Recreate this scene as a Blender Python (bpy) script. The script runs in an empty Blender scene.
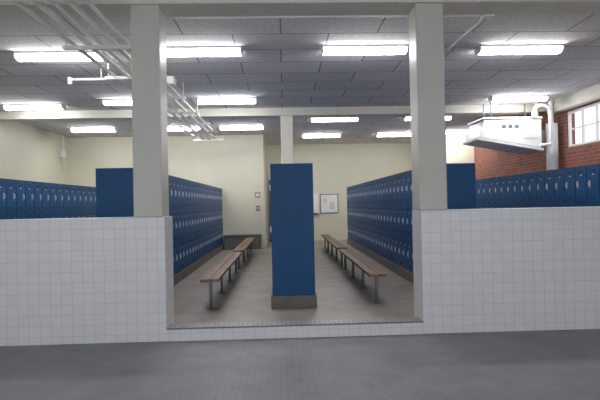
import bpy, math, random
from mathutils import Matrix, Vector
import bmesh
random.seed(4)
scene = bpy.context.scene
COL = scene.collection
scene.view_settings.view_transform = 'Standard'

# ------------------------------------------------------------------ materials
def new_mat(name):
    m = bpy.data.materials.new(name); m.use_nodes = True
    nt = m.node_tree
    return m, nt, nt.nodes, nt.links, nt.nodes['Principled BSDF']

def paint(name, col, rough=0.5, metal=0.0, var=0.08, scale=6.0, bump=0.0, bscale=60, spec=0.5):
    m, nt, N, L, b = new_mat(name)
    tc = N.new('ShaderNodeNewGeometry')
    no = N.new('ShaderNodeTexNoise'); no.inputs['Scale'].default_value = scale
    no.inputs['Detail'].default_value = 5
    L.new(tc.outputs['Position'], no.inputs['Vector'])
    cr = N.new('ShaderNodeValToRGB')
    cr.color_ramp.elements[0].position = 0.3; cr.color_ramp.elements[1].position = 0.7
    cr.color_ramp.elements[0].color = (*[c*(1-var) for c in col], 1)
    cr.color_ramp.elements[1].color = (*[min(1, c*(1+var)) for c in col], 1)
    L.new(no.outputs['Fac'], cr.inputs['Fac']); L.new(cr.outputs['Color'], b.inputs['Base Color'])
    b.inputs['Roughness'].default_value = rough; b.inputs['Metallic'].default_value = metal
    b.inputs['Specular IOR Level'].default_value = spec
    if bump:
        n2 = N.new('ShaderNodeTexNoise'); n2.inputs['Scale'].default_value = bscale
        L.new(tc.outputs['Position'], n2.inputs['Vector'])
        bp = N.new('ShaderNodeBump'); bp.inputs['Strength'].default_value = bump; bp.inputs['Distance'].default_value = 0.01
        L.new(n2.outputs['Fac'], bp.inputs['Height']); L.new(bp.outputs['Normal'], b.inputs['Normal'])
    return m

def tiled(name, axes, w, h, c1, c2, cm, mortar, offset=0.0, rough=0.3, bump=0.3, noise=0.0, nscale=3.0, shift=(0, 0)):
    m, nt, N, L, b = new_mat(name)
    g = N.new('ShaderNodeNewGeometry'); s = N.new('ShaderNodeSeparateXYZ'); c = N.new('ShaderNodeCombineXYZ')
    L.new(g.outputs['Position'], s.inputs[0])
    L.new(s.outputs[axes[0]], c.inputs[0]); L.new(s.outputs[axes[1]], c.inputs[1])
    mp = N.new('ShaderNodeMapping'); mp.inputs['Location'].default_value = (shift[0], shift[1], 0)
    L.new(c.outputs[0], mp.inputs['Vector'])
    br = N.new('ShaderNodeTexBrick'); br.offset = offset; br.squash = 1.0
    br.inputs['Scale'].default_value = 1.0
    br.inputs['Brick Width'].default_value = w; br.inputs['Row Height'].default_value = h
    br.inputs['Mortar Size'].default_value = mortar; br.inputs['Mortar Smooth'].default_value = 0.2
    br.inputs['Color1'].default_value = (*c1, 1); br.inputs['Color2'].default_value = (*c2, 1); br.inputs['Mortar'].default_value = (*cm, 1)
    L.new(mp.outputs[0], br.inputs['Vector'])
    out = br.outputs['Color']
    if noise:
        no = N.new('ShaderNodeTexNoise'); no.inputs['Scale'].default_value = nscale; no.inputs['Detail'].default_value = 8
        no.inputs['Roughness'].default_value = 0.65
        L.new(g.outputs['Position'], no.inputs['Vector'])
        mr = N.new('ShaderNodeMapRange'); mr.inputs['From Min'].default_value = 0.3; mr.inputs['From Max'].default_value = 0.7
        mr.inputs['To Min'].default_value = 1-noise; mr.inputs['To Max'].default_value = 1+noise
        L.new(no.outputs['Fac'], mr.inputs['Value'])
        vm = N.new('ShaderNodeVectorMath'); vm.operation = 'SCALE'
        L.new(out, vm.inputs[0]); L.new(mr.outputs[0], vm.inputs['Scale']); out = vm.outputs[0]
    L.new(out, b.inputs['Base Color']); b.inputs['Roughness'].default_value = rough
    if bump:
        bp = N.new('ShaderNodeBump'); bp.invert = True; bp.inputs['Strength'].default_value = bump; bp.inputs['Distance'].default_value = 0.003
        L.new(br.outputs['Fac'], bp.inputs['Height']); L.new(bp.outputs['Normal'], b.inputs['Normal'])
    return m

def emit(name, col, st):
    m, nt, N, L, b = new_mat(name)
    b.inputs['Base Color'].default_value = (0.9, 0.9, 0.9, 1)
    b.inputs['Emission Color'].default_value = (*col, 1); b.inputs['Emission Strength'].default_value = st
    return m

CREAM = paint('cream_paint', (0.71, 0.69, 0.53), 0.5, var=0.03, scale=1.2)
PILLAR = paint('offwhite_paint', (0.57, 0.565, 0.49), 0.4, var=0.04, scale=2)
BEAMP = paint('beam_paint', (0.70, 0.68, 0.58), 0.5, var=0.03)
WHITE = paint('white_enamel', (0.80, 0.80, 0.77), 0.4, var=0.03)
PIPEM = paint('pipe_paint', (0.80, 0.78, 0.73), 0.4, var=0.05)
tc1, tc2, tcm = (0.80, 0.795, 0.785), (0.77, 0.765, 0.755), (0.63, 0.63, 0.625)
TILE_XZ = tiled('glazed_tile_front', (0, 2), 0.108, 0.108, tc1, tc2, tcm, 0.003, rough=0.28)
TILE_YZ = tiled('glazed_tile_side', (1, 2), 0.108, 0.108, tc1, tc2, tcm, 0.003, rough=0.28)
TILE_XY = tiled('glazed_tile_top', (0, 1), 0.108, 0.108, tc1, tc2, tcm, 0.003, rough=0.28)
MOSAIC = tiled('mosaic_cap', (0, 1), 0.05, 0.05, (0.42, 0.42, 0.40), (0.30, 0.31, 0.31), (0.18, 0.18, 0.18), 0.006, rough=0.4)
CEIL = tiled('acoustic_ceiling', (0, 1), 1.22, 0.61, (0.82, 0.79, 0.77), (0.71, 0.685, 0.67), (0.26, 0.25, 0.25), 0.010, offset=0.5, rough=0.95, bump=0.2, noise=0.18, nscale=22)
FLOORF = tiled('mat_floor', (0, 1), 0.052, 0.052, (0.255, 0.272, 0.275), (0.243, 0.260, 0.263), (0.218, 0.234, 0.237), 0.004, rough=0.5, bump=0.08, noise=0.14, nscale=3.5)
FLOORB = paint('concrete_floor', (0.31, 0.275, 0.225), 0.42, var=0.20, scale=2.6, bump=0.05)
BRICK_YZ = tiled('red_brick', (1, 2), 0.215, 0.075, (0.34, 0.10, 0.06), (0.21, 0.07, 0.045), (0.25, 0.18, 0.145), 0.010, offset=0.5, rough=0.85, bump=0.5, noise=0.15, nscale=9)
BLUE = paint('locker_blue', (0.004, 0.072, 0.20), 0.42, var=0.06, scale=3, spec=0.3)
BLUED = paint('locker_blue_dark', (0.003, 0.022, 0.07), 0.5, var=0.05)
METAL = paint('locker_handle_steel', (0.60, 0.61, 0.65), 0.3, metal=0.5, var=0.05)
BLACK = paint('vent_dark', (0.008, 0.015, 0.03), 0.7, var=0.05)
BASE = paint('concrete_plinth', (0.16, 0.145, 0.12), 0.7, var=0.15, scale=8)
STEEL = paint('painted_steel', (0.20, 0.20, 0.20), 0.4, metal=0.5, var=0.05)
DOORM = paint('door_navy', (0.02, 0.035, 0.06), 0.5)
TUBE = emit('fluorescent_lens', (0.97, 0.95, 1.0), 32.0)
NOTE = paint('paper_white', (0.85, 0.86, 0.88), 0.6, var=0.06, scale=14)
SIGNB = paint('sign_tan', (0.45, 0.43, 0.36), 0.4)
WOOD, nt, N, L, b = new_mat('bench_wood')
g = N.new('ShaderNodeNewGeometry'); mp = N.new('ShaderNodeMapping'); mp.inputs['Scale'].default_value = (28, 1.2, 28)
no = N.new('ShaderNodeTexNoise'); no.inputs['Scale'].default_value = 2.2; no.inputs['Detail'].default_value = 6
cr = N.new('ShaderNodeValToRGB'); cr.color_ramp.elements[0].position = .3; cr.color_ramp.elements[1].position = .72
cr.color_ramp.elements[0].color = (0.12, 0.065, 0.035, 1); cr.color_ramp.elements[1].color = (0.33, 0.20, 0.11, 1)
L.new(g.outputs['Position'], mp.inputs[0]); L.new(mp.outputs[0], no.inputs['Vector']); L.new(no.outputs['Fac'], cr.inputs[0]); L.new(cr.outputs[0], b.inputs['Base Color'])
b.inputs['Roughness'].default_value = 0.45

# ------------------------------------------------------------------ mesh builder
class MB:
    def __init__(s): s.v = []; s.f = []; s.mi = []; s.mats = []; s.sm = []
    def m(s, mat):
        if mat not in s.mats: s.mats.append(mat)
        return s.mats.index(mat)
    def box(s, x0, x1, y0, y1, z0, z1, mat, mats=None):
        i = len(s.v)
        s.v += [(x0,y0,z0),(x1,y0,z0),(x1,y1,z0),(x0,y1,z0),(x0,y0,z1),(x1,y0,z1),(x1,y1,z1),(x0,y1,z1)]
        fs = [(0,3,2,1),(4,5,6,7),(0,1,5,4),(2,3,7,6),(1,2,6,5),(3,0,4,7)]  # -z +z -y +y +x -x
        for k, f in enumerate(fs):
            s.f.append(tuple(i+a for a in f)); mm = mat
            if mats: mm = mats[k]
            s.mi.append(s.m(mm)); s.sm.append(False)
    def hexa(s, pts, mat):
        i = len(s.v); s.v += pts
        for f in [(0,3,2,1),(4,5,6,7),(0,1,5,4),(2,3,7,6),(1,2,6,5),(3,0,4,7)]:
            s.f.append(tuple(i+a for a in f)); s.mi.append(s.m(mat)); s.sm.append(False)
    def tube(s, pts, r, mat, n=12):
        pts = [Vector(p) for p in pts]; rings = []
        for k, p in enumerate(pts):
            d = (pts[min(k+1, len(pts)-1)] - pts[max(k-1, 0)]).normalized()
            up = Vector((0,0,1)) if abs(d.z) < 0.9 else Vector((0,1,0))
            a = d.cross(up).normalized(); c = a.cross(d).normalized()
            i = len(s.v); rings.append(i)
            for j in range(n):
                t = 2*math.pi*j/n
                s.v.append(tuple(p + r*(a*math.cos(t) + c*math.sin(t))))
        for k in range(len(pts)-1):
            for j in range(n):
                s.f.append((rings[k]+j, rings[k]+(j+1)%n, rings[k+1]+(j+1)%n, rings[k+1]+j)); s.mi.append(s.m(mat)); s.sm.append(True)
        s.f.append(tuple(rings[0]+j for j in reversed(range(n)))); s.mi.append(s.m(mat)); s.sm.append(False)
        s.f.append(tuple(rings[-1]+j for j in range(n))); s.mi.append(s.m(mat)); s.sm.append(False)
    def prism_x(s, prof, x0, x1, mat, endmat=None):
        i = len(s.v); n = len(prof)
        s.v += [(x0, y, z) for y, z in prof] + [(x1, y, z) for y, z in prof]
        for j in range(n):
            s.f.append((i+j, i+(j+1)%n, i+n+(j+1)%n, i+n+j)); s.mi.append(s.m(mat)); s.sm.append(False)
        s.f.append(tuple(i+j for j in range(n))); s.f.append(tuple(i+n+j for j in reversed(range(n))))
        for _ in range(2): s.mi.append(s.m(endmat or mat)); s.sm.append(False)
    def make(s, name, bevel=0.0, origin=None):
        me = bpy.data.meshes.new(name)
        o = Vector(origin) if origin else Vector((0,0,0))
        me.from_pydata([tuple(Vector(v)-o) for v in s.v], [], s.f)
        for m in s.mats: me.materials.append(m)
        me.polygons.foreach_set('material_index', s.mi); me.polygons.foreach_set('use_smooth', s.sm)
        bm = bmesh.new(); bm.from_mesh(me); bmesh.ops.recalc_face_normals(bm, faces=bm.faces); bm.to_mesh(me); bm.free()
        ob = bpy.data.objects.new(name, me); ob.location = o; COL.objects.link(ob)
        if bevel:
            md = ob.modifiers.new('bevel', 'BEVEL'); md.width = bevel; md.segments = 2; md.limit_method = 'ANGLE'
        return ob

FZ = 0.08      # locker-room floor level
F0 = 0.03      # front floor level
CZ = 3.55      # ceiling underside
XL, XR = -6.46, 6.10

# ------------------------------------------------------------------ shell
m = MB(); m.box(XL-.2, XR+.2, -2.0, 5.17, -0.15, F0, FLOORF); m.make('floor')
m = MB(); m.box(XL-.2, XR+.2, 5.17, 17.7, -0.15, FZ, FLOORB); m.make('floor_locker_area')
m = MB(); m.box(XL-.2, XR+.2, -2.0, 17.7, CZ, CZ+.15, CEIL); m.make('ceiling')
m = MB(); m.box(XL-.2, XL, -2.0, 15.1, F0, CZ, CREAM); m.make('wall_left')
m = MB(); m.box(XL, -.6, 14.9, 15.1, FZ, CZ, CREAM); m.make('wall_back_left')
m = MB(); m.box(-.8, -.6, 15.1, 17.5, FZ, CZ, CREAM); m.make('wall_recess_left')
m = MB(); m.box(-.8, 5.1, 17.5, 17.7, FZ, CZ, CREAM); m.make('wall_back')
m = MB(); m.box(5.1, XR, 15.3, 15.5, FZ, CZ, CREAM); m.make('wall_back_right')
m = MB(); m.box(4.9, 5.1, 15.3, 17.5, FZ, CZ, CREAM); m.make('wall_recess_right')
WY0, WY1, WZ0, WZ1 = 6.6, 10.25, 2.50, 3.27
m = MB()
for (a, c, z0, z1) in [(-2, WY0, F0, CZ), (WY1, 15.5, FZ, CZ), (WY0, WY1, FZ, WZ0), (WY0, WY1, WZ1, CZ)]:
    m.box(XR, XR+.2, a, c, z0, z1, BRICK_YZ)
m.make('wall_right')
m = MB()
fy = 0.05
m.box(XR+.04, XR+.10, WY0, WY1, WZ0, WZ0+fy, WHITE); m.box(XR+.04, XR+.10, WY0, WY1, WZ1-fy, WZ1, WHITE)
k = 8
for i in range(k+1):
    y = WY0 + (WY1-WY0-fy)*i/k
    m.box(XR+.045, XR+.095, y, y+(fy if i in (0, k) else .03), WZ0+fy, WZ1-fy, WHITE)
m.box(XR+.05, XR+.09, WY0+fy, WY1-fy, (WZ0+WZ1)/2-.012, (WZ0+WZ1)/2+.012, WHITE)
m.make('window_1')
m = MB(); m.box(XR-.16, XR, 5.4, 10.7, 3.30, CZ, BEAMP); m.make('trim_1')
m = MB(); m.box(XL, XL+.02, 5.4, 14.9, FZ, FZ+.12, BASE); m.make('baseboard_left')
m = MB(); m.box(XL+.02, -1.85, 14.88, 14.9, FZ, FZ+.12, BASE); m.make('baseboard_back')

# knee walls (glazed tile)
tm = [TILE_XY, TILE_XY, TILE_XZ, TILE_XZ, TILE_YZ, TILE_YZ]
m = MB(); m.box(XL, -1.22, 5.0, 5.36, F0, 1.30, TILE_XZ, tm); m.make('wall_partition_left', .006)
m = MB(); m.box(1.42, XR, 5.0, 5.36, F0, 1.31, TILE_XZ, tm); m.make('wall_partition_right', .006)
m = MB(); m.box(-1.22, 1.42, 5.0, 5.17, F0, .150, TILE_XZ, tm); m.box(-1.22, 1.42, 4.995, 5.17, .150, .165, MOSAIC); m.make('tiled_curb')

# pillars and beams
m = MB(); m.box(-1.545, -1.25, 5.04, 5.34, 1.30, 3.49, PILLAR); m.make('pillar', .012)
m = MB(); m.box(1.42, 1.715, 5.04, 5.34, 1.31, 3.49, PILLAR); m.make('pillar', .012)
m = MB(); m.box(-.04, .23, 10.8, 11.08, FZ, 3.38, BEAMP); m.make('pillar', .012)
m = MB(); m.box(XL, XR, 5.02, 5.36, 3.49, CZ, BEAMP); m.make('ceiling_beam')
m = MB(); m.box(XL, XR, 10.78, 11.10, 3.38, CZ, BEAMP); m.make('ceiling_beam')

# ------------------------------------------------------------------ lockers
def lockers(x0, x1, y0, y1, sides, tiers=3, ztop=1.92, plinth=.16):
    m = MB(); zb = FZ+plinth
    px = .02
    m.box(x0-px if 'L' in sides else x0, x1+px if 'R' in sides else x1, y0-.01, y1, FZ, zb, BASE)
    m.box(x0+.012, x1-.012, y0+.015, y1-.015, zb, ztop-.012, BLUED)
    m.box(x0, x1, y0, y0+.015, zb, ztop, BLUE); m.box(x0, x1, y1-.015, y1, zb, ztop, BLUE)
    m.box(x0, x1, y0+.015, y1-.015, ztop-.012, ztop, BLUE)
    n = round((y1-y0-.03)/.305); w = (y1-y0-.03)/n; h = (ztop-.02-zb)/tiers
    for sd in sides:
        def bx(d0, d1, a, c, z0, z1, mat):
            if sd == 'R': m.box(x1-.012+d0, x1-.012+d1, a, c, z0, z1, mat)
            else: m.box(x0+.012-d1, x0+.012-d0, a, c, z0, z1, mat)
        for i in range(n):
            ya = y0+.015+i*w
            for t in range(tiers):
                za = zb+.006+t*h
                bx(0, .014, ya+.010, ya+w-.010, za+.008, za+h-.008, BLUE)
                for q in range(3):
                    zz = za+h-.06-q*.024
                    bx(.014, .0155, ya+.07, ya+w-.07, zz, zz+.010, BLACK)
                    zz = za+.04+q*.024
                    bx(.014, .0155, ya+.07, ya+w-.07, zz, zz+.010, BLACK)
                hy = ya+w-.07
                bx(.014, .018, hy-.018, hy+.018, za+h*.38, za+h*.38+.12, METAL)
                bx(.018, .032, hy-.008, hy+.012, za+h*.38+.03, za+h*.38+.10, METAL)
                bx(.018, .019, hy-.013, hy+.013, za+h*.38+.005, za+h*.38+.025, BLACK)
                bx(.014, .016, ya+w/2-.03, ya+w/2+.01, za+h-.14, za+h-.12, METAL)
    return m.make('locker_bank')
lockers(-.165, .375, 6.17, 10.70, 'LR')
lockers(-.165, .375, 11.20, 14.0, 'LR')
lockers(-2.44, -1.87, 6.40, 14.82, 'LR')
lockers(2.07, 2.64, 6.60, 15.9, 'LR')
lockers(-5.20, -4.60, 6.40, 14.82, 'LR')
lockers(4.80, 5.40, 6.60, 15.25, 'LR')

# ------------------------------------------------------------------ benches
def bench(xc, y0, y1):
    m = MB(); zt = FZ+.40; w = .115
    for s_ in (-1, 1):
        a, c = sorted((xc+s_*.004, xc+s_*w)); m.box(a, c, y0, y1, zt-.038, zt, WOOD)
    n = max(2, round((y1-y0)/1.25)+1)
    for i in range(n):
        y = y0+.14+(y1-y0-.28)*i/(n-1)
        m.tube([(xc, y, FZ+.008), (xc, y, zt-.05)], .022, STEEL)
        m.tube([(xc, y, FZ), (xc, y, FZ+.010)], .065, STEEL, 20)
        m.box(xc-.09, xc+.09, y-.025, y+.025, zt-.050, zt-.038, STEEL)
    return m.make('locker_room_bench', .004)
bench(-.96, 6.15, 9.7); bench(-.96, 10.0, 14.0)
bench(1.20, 6.25, 9.8); bench(1.20, 10.1, 14.6)
bench(-3.5, 6.6, 10.0); bench(-3.5, 10.3, 14.2); bench(3.75, 6.6, 10.0); bench(3.75, 10.3, 14.2)

# ------------------------------------------------------------------ lights
def fixture(x, y):
    m = MB(); L2 = .59; z = CZ
    m.box(x-L2, x+L2, y-.10, y+.10, z-.03, z, WHITE)
    prof = [(y-.10, z-.03), (y-.085, z-.075), (y-.05, z-.092), (y+.05, z-.092), (y+.085, z-.075), (y+.10, z-.03)]
    m.prism_x(prof, x-L2+.02, x+L2-.02, TUBE)
    pr2 = [(y-.104, z-.028), (y-.09, z-.08), (y-.052, z-.098), (y+.052, z-.098), (y+.09, z-.08), (y+.104, z-.028)]
    m.prism_x(pr2, x-L2, x-L2+.02, WHITE); m.prism_x(pr2, x+L2-.02, x+L2, WHITE)
    return m.make('fluorescent_ceiling_light')
for x, y in [(-3.04, 6.80), (-1.12, 6.65), (1.15, 6.65), (3.34, 6.70),
             (-5.08, 10.15), (-2.95, 9.8), (-1.10, 9.8), (4.92, 9.95),
             (1.30, 12.1), (3.65, 12.1),
             (-5.05, 13.2), (-2.8, 13.2), (-1.1, 13.2), (1.2, 15.0), (3.5, 15.0), (5.3, 14.7)]:
    fixture(x, y)

# ------------------------------------------------------------------ pipe rack on the ceiling (left)
m = MB()
for X, z, r, ya, yb in [(-2.44, 3.33, .026, 3.4, 13.6), (-2.26, 3.335, .034, 3.4, 13.9), (-2.10, 3.32, .020, 3.4, 14.0),
                        (-1.95, 3.33, .030, 3.4, 14.1), (-1.78, 3.32, .020, 3.4, 12.4)]:
    m.tube([(X, ya, z), (X, yb, z)], r, PIPEM)
y = 4.4
while y < 14.0:
    m.box(-2.54, -1.66, y-.022, y+.022, 3.26, 3.30, PIPEM)
    for X in (-2.50, -1.70): m.tube([(X, y, 3.29), (X, y, CZ)], .008, PIPEM, 6)
    y += 1.35
m.tube([(-3.22, 7.5, 3.37), (-1.9, 7.5, 3.37)], .022, PIPEM)
m.tube([(-3.22, 7.5, 3.40), (-3.22, 7.5, 3.29)], .035, PIPEM)
m.tube([(-2.75, 7.5, 3.37), (-2.75, 7.5, CZ)], .012, PIPEM)
m.box(-1.84, -1.70, 7.7, 7.9, 3.34, 3.46, PIPEM)
m.make('pipe_rack')
m = MB(); m.tube([(-1.2, 5.42, 3.50), (2.35, 5.42, 3.50)], .014, PIPEM); m.tube([(2.35, 5.42, 3.50), (2.30, 7.1, 3.52)], .014, PIPEM)
m.box(2.29, 2.41, 5.37, 5.48, 3.47, CZ, PIPEM); m.make('ceiling_conduit')
m = MB(); m.box(-6.40, -6.28, 14.2, 14.34, 2.9, 3.08, WHITE); m.box(XL, -6.40, 14.23, 14.31, 2.94, 3.04, WHITE)
m.tube([(-6.34, 14.27, 3.08), (-6.34, 14.27, CZ)], .015, WHITE); m.tube([(-6.34, 14.27, 2.9), (-6.34, 14.27, 2.5)], .015, WHITE); m.make('wall_junction_box')

# ------------------------------------------------------------------ suspended heater with its flue and pipes (right)
m = MB()
x0, x1, ya, yb = 4.20, 5.56, 10.25, 11.05
m.hexa([(x0, ya, 2.76), (x1, ya, 2.52), (x1, yb, 2.52), (x0, yb, 2.76), (x0+.12, ya, 3.12), (x1, ya, 3.16), (x1, yb, 3.16), (x0+.12, yb, 3.12)], WHITE)
m.hexa([(x0-.05, ya-.03, 2.70), (x1+.03, ya-.03, 2.44), (x1+.03, yb+.03, 2.44), (x0-.05, yb+.03, 2.70),
        (x0-.05, ya-.03, 2.75), (x1+.03, ya-.03, 2.50), (x1+.03, yb+.03, 2.50), (x0-.05, yb+.03, 2.75)], WHITE)
m.box(x0+.08, x1+.02, ya-.02, yb+.015, 3.14, 3.18, WHITE)
for X in (x0+.3, x1-.12):
    for Y in (ya+.08, ya+.45): m.tube([(X, Y, 3.15), (X, Y, CZ)], .012, STEEL, 8)
for i in range(3): m.box(x0+.5+i*.14, x0+.59+i*.14, ya-.006, ya+.01, 2.94, 3.02, STEEL)
m.box(x1-.38, x1-.10, ya-.008, ya+.01, 2.72, 3.02, PIPEM)
m.box(x1+.02, x1+.12, ya+.1, yb-.2, 2.62, 2.9, STEEL)
m.tube([(5.88, 10.42, 2.03), (5.88, 10.42, 3.05)], .12, WHITE, 20)
m.tube([(5.88, 10.42, 1.98), (5.88, 10.42, 2.04)], .132, STEEL, 20)
arc = [(5.56+.18*math.cos(t), 10.22, 3.26+.16*math.sin(t)) for t in [math.pi*k/12 for k in range(13)]]
m.tube([(5.74, 10.22, 2.70)]+arc+[(5.38, 10.22, 3.16)], .038, WHITE)
m.tube([(5.74, 10.22, 2.72), (5.74, 10.22, 2.58), (5.52, 10.24, 2.56)], .038, WHITE)
m.tube([(5.62, 10.55, 2.8), (5.62, 10.55, CZ)], .038, WHITE)
m.tube([(5.87, 10.42, 3.05), (5.87, 10.42, CZ)], .05, WHITE)
m.box(5.88, XR-.002, 10.37, 10.47, 2.3, 2.34, STEEL)
m.make('suspended_unit_heater', .005)

# ------------------------------------------------------------------ things on the far wall
m = MB(); m.box(1.30, 1.96, 17.47, 17.5, 1.05, 1.75, STEEL); m.box(1.33, 1.93, 17.455, 17.47, 1.08, 1.72, NOTE)
m.box(1.42, 1.54, 17.45, 17.455, 1.42, 1.6, CREAM); m.box(1.65, 1.82, 17.45, 17.455, 1.2, 1.45, CREAM); m.make('notice_board')
m = MB(); m.box(1.00, 1.24, 17.32, 17.5, 1.05, 1.80, WHITE); m.box(1.03, 1.21, 17.31, 17.32, 1.15, 1.74, NOTE); m.box(1.04, 1.20, 17.30, 17.34, 1.03, 1.07, BLACK); m.make('bright_opening_panel', .01)  # made-up white box, added in place of a bright opening
m = MB(); m.box(-.55, .45, 17.44, 17.5, FZ, 2.3, STEEL); m.box(-.49, .39, 17.42, 17.44, FZ+.01, 2.24, DOORM); m.box(.28, .33, 17.36, 17.42, 1.05, 1.2, METAL); m.make('door_1')
m = MB(); m.box(-1.80, -.72, 14.6, 14.9, FZ, FZ+.40, BASE); m.box(-1.83, -.69, 14.57, 14.9, FZ+.40, FZ+.44, STEEL)
for i in range(9): m.box(-1.74+i*.11, -1.68+i*.11, 14.592, 14.6, FZ+.1, FZ+.34, STEEL)
m.make('radiator_cabinet')
m = MB(); m.box(-.86, -.74, 14.87, 14.9, 1.22, 1.38, STEEL); m.box(-.83, -.77, 14.86, 14.87, 1.27, 1.34, METAL); m.make('light_switch')
m = MB(); m.box(-.88, -.72, 14.885, 14.9, 1.62, 1.80, BASE); m.box(-.87, -.73, 14.88, 14.885, 1.63, 1.79, SIGNB)
m.box(-.84, -.76, 14.877, 14.88, 1.68, 1.74, NOTE); m.make('wall_sign')

# ------------------------------------------------------------------ world, camera
w = bpy.data.worlds.new('World'); scene.world = w; w.use_nodes = True
bg = w.node_tree.nodes['Background']; bg.inputs[0].default_value = (0.86, 0.90, 1.0, 1); bg.inputs[1].default_value = 1.65

cam = bpy.data.cameras.new('camera'); co = bpy.data.objects.new('camera', cam); COL.objects.link(co)
cam.sensor_width = 36; cam.lens = 29.16
R = Matrix.Rotation(math.radians(-1.9), 4, 'Z') @ Matrix.Rotation(math.radians(90.5), 4, 'X') @ Matrix.Rotation(math.radians(-1.15), 4, 'Z')
co.matrix_world = Matrix.Translation((0, 0, 1.4)) @ R
scene.camera = co
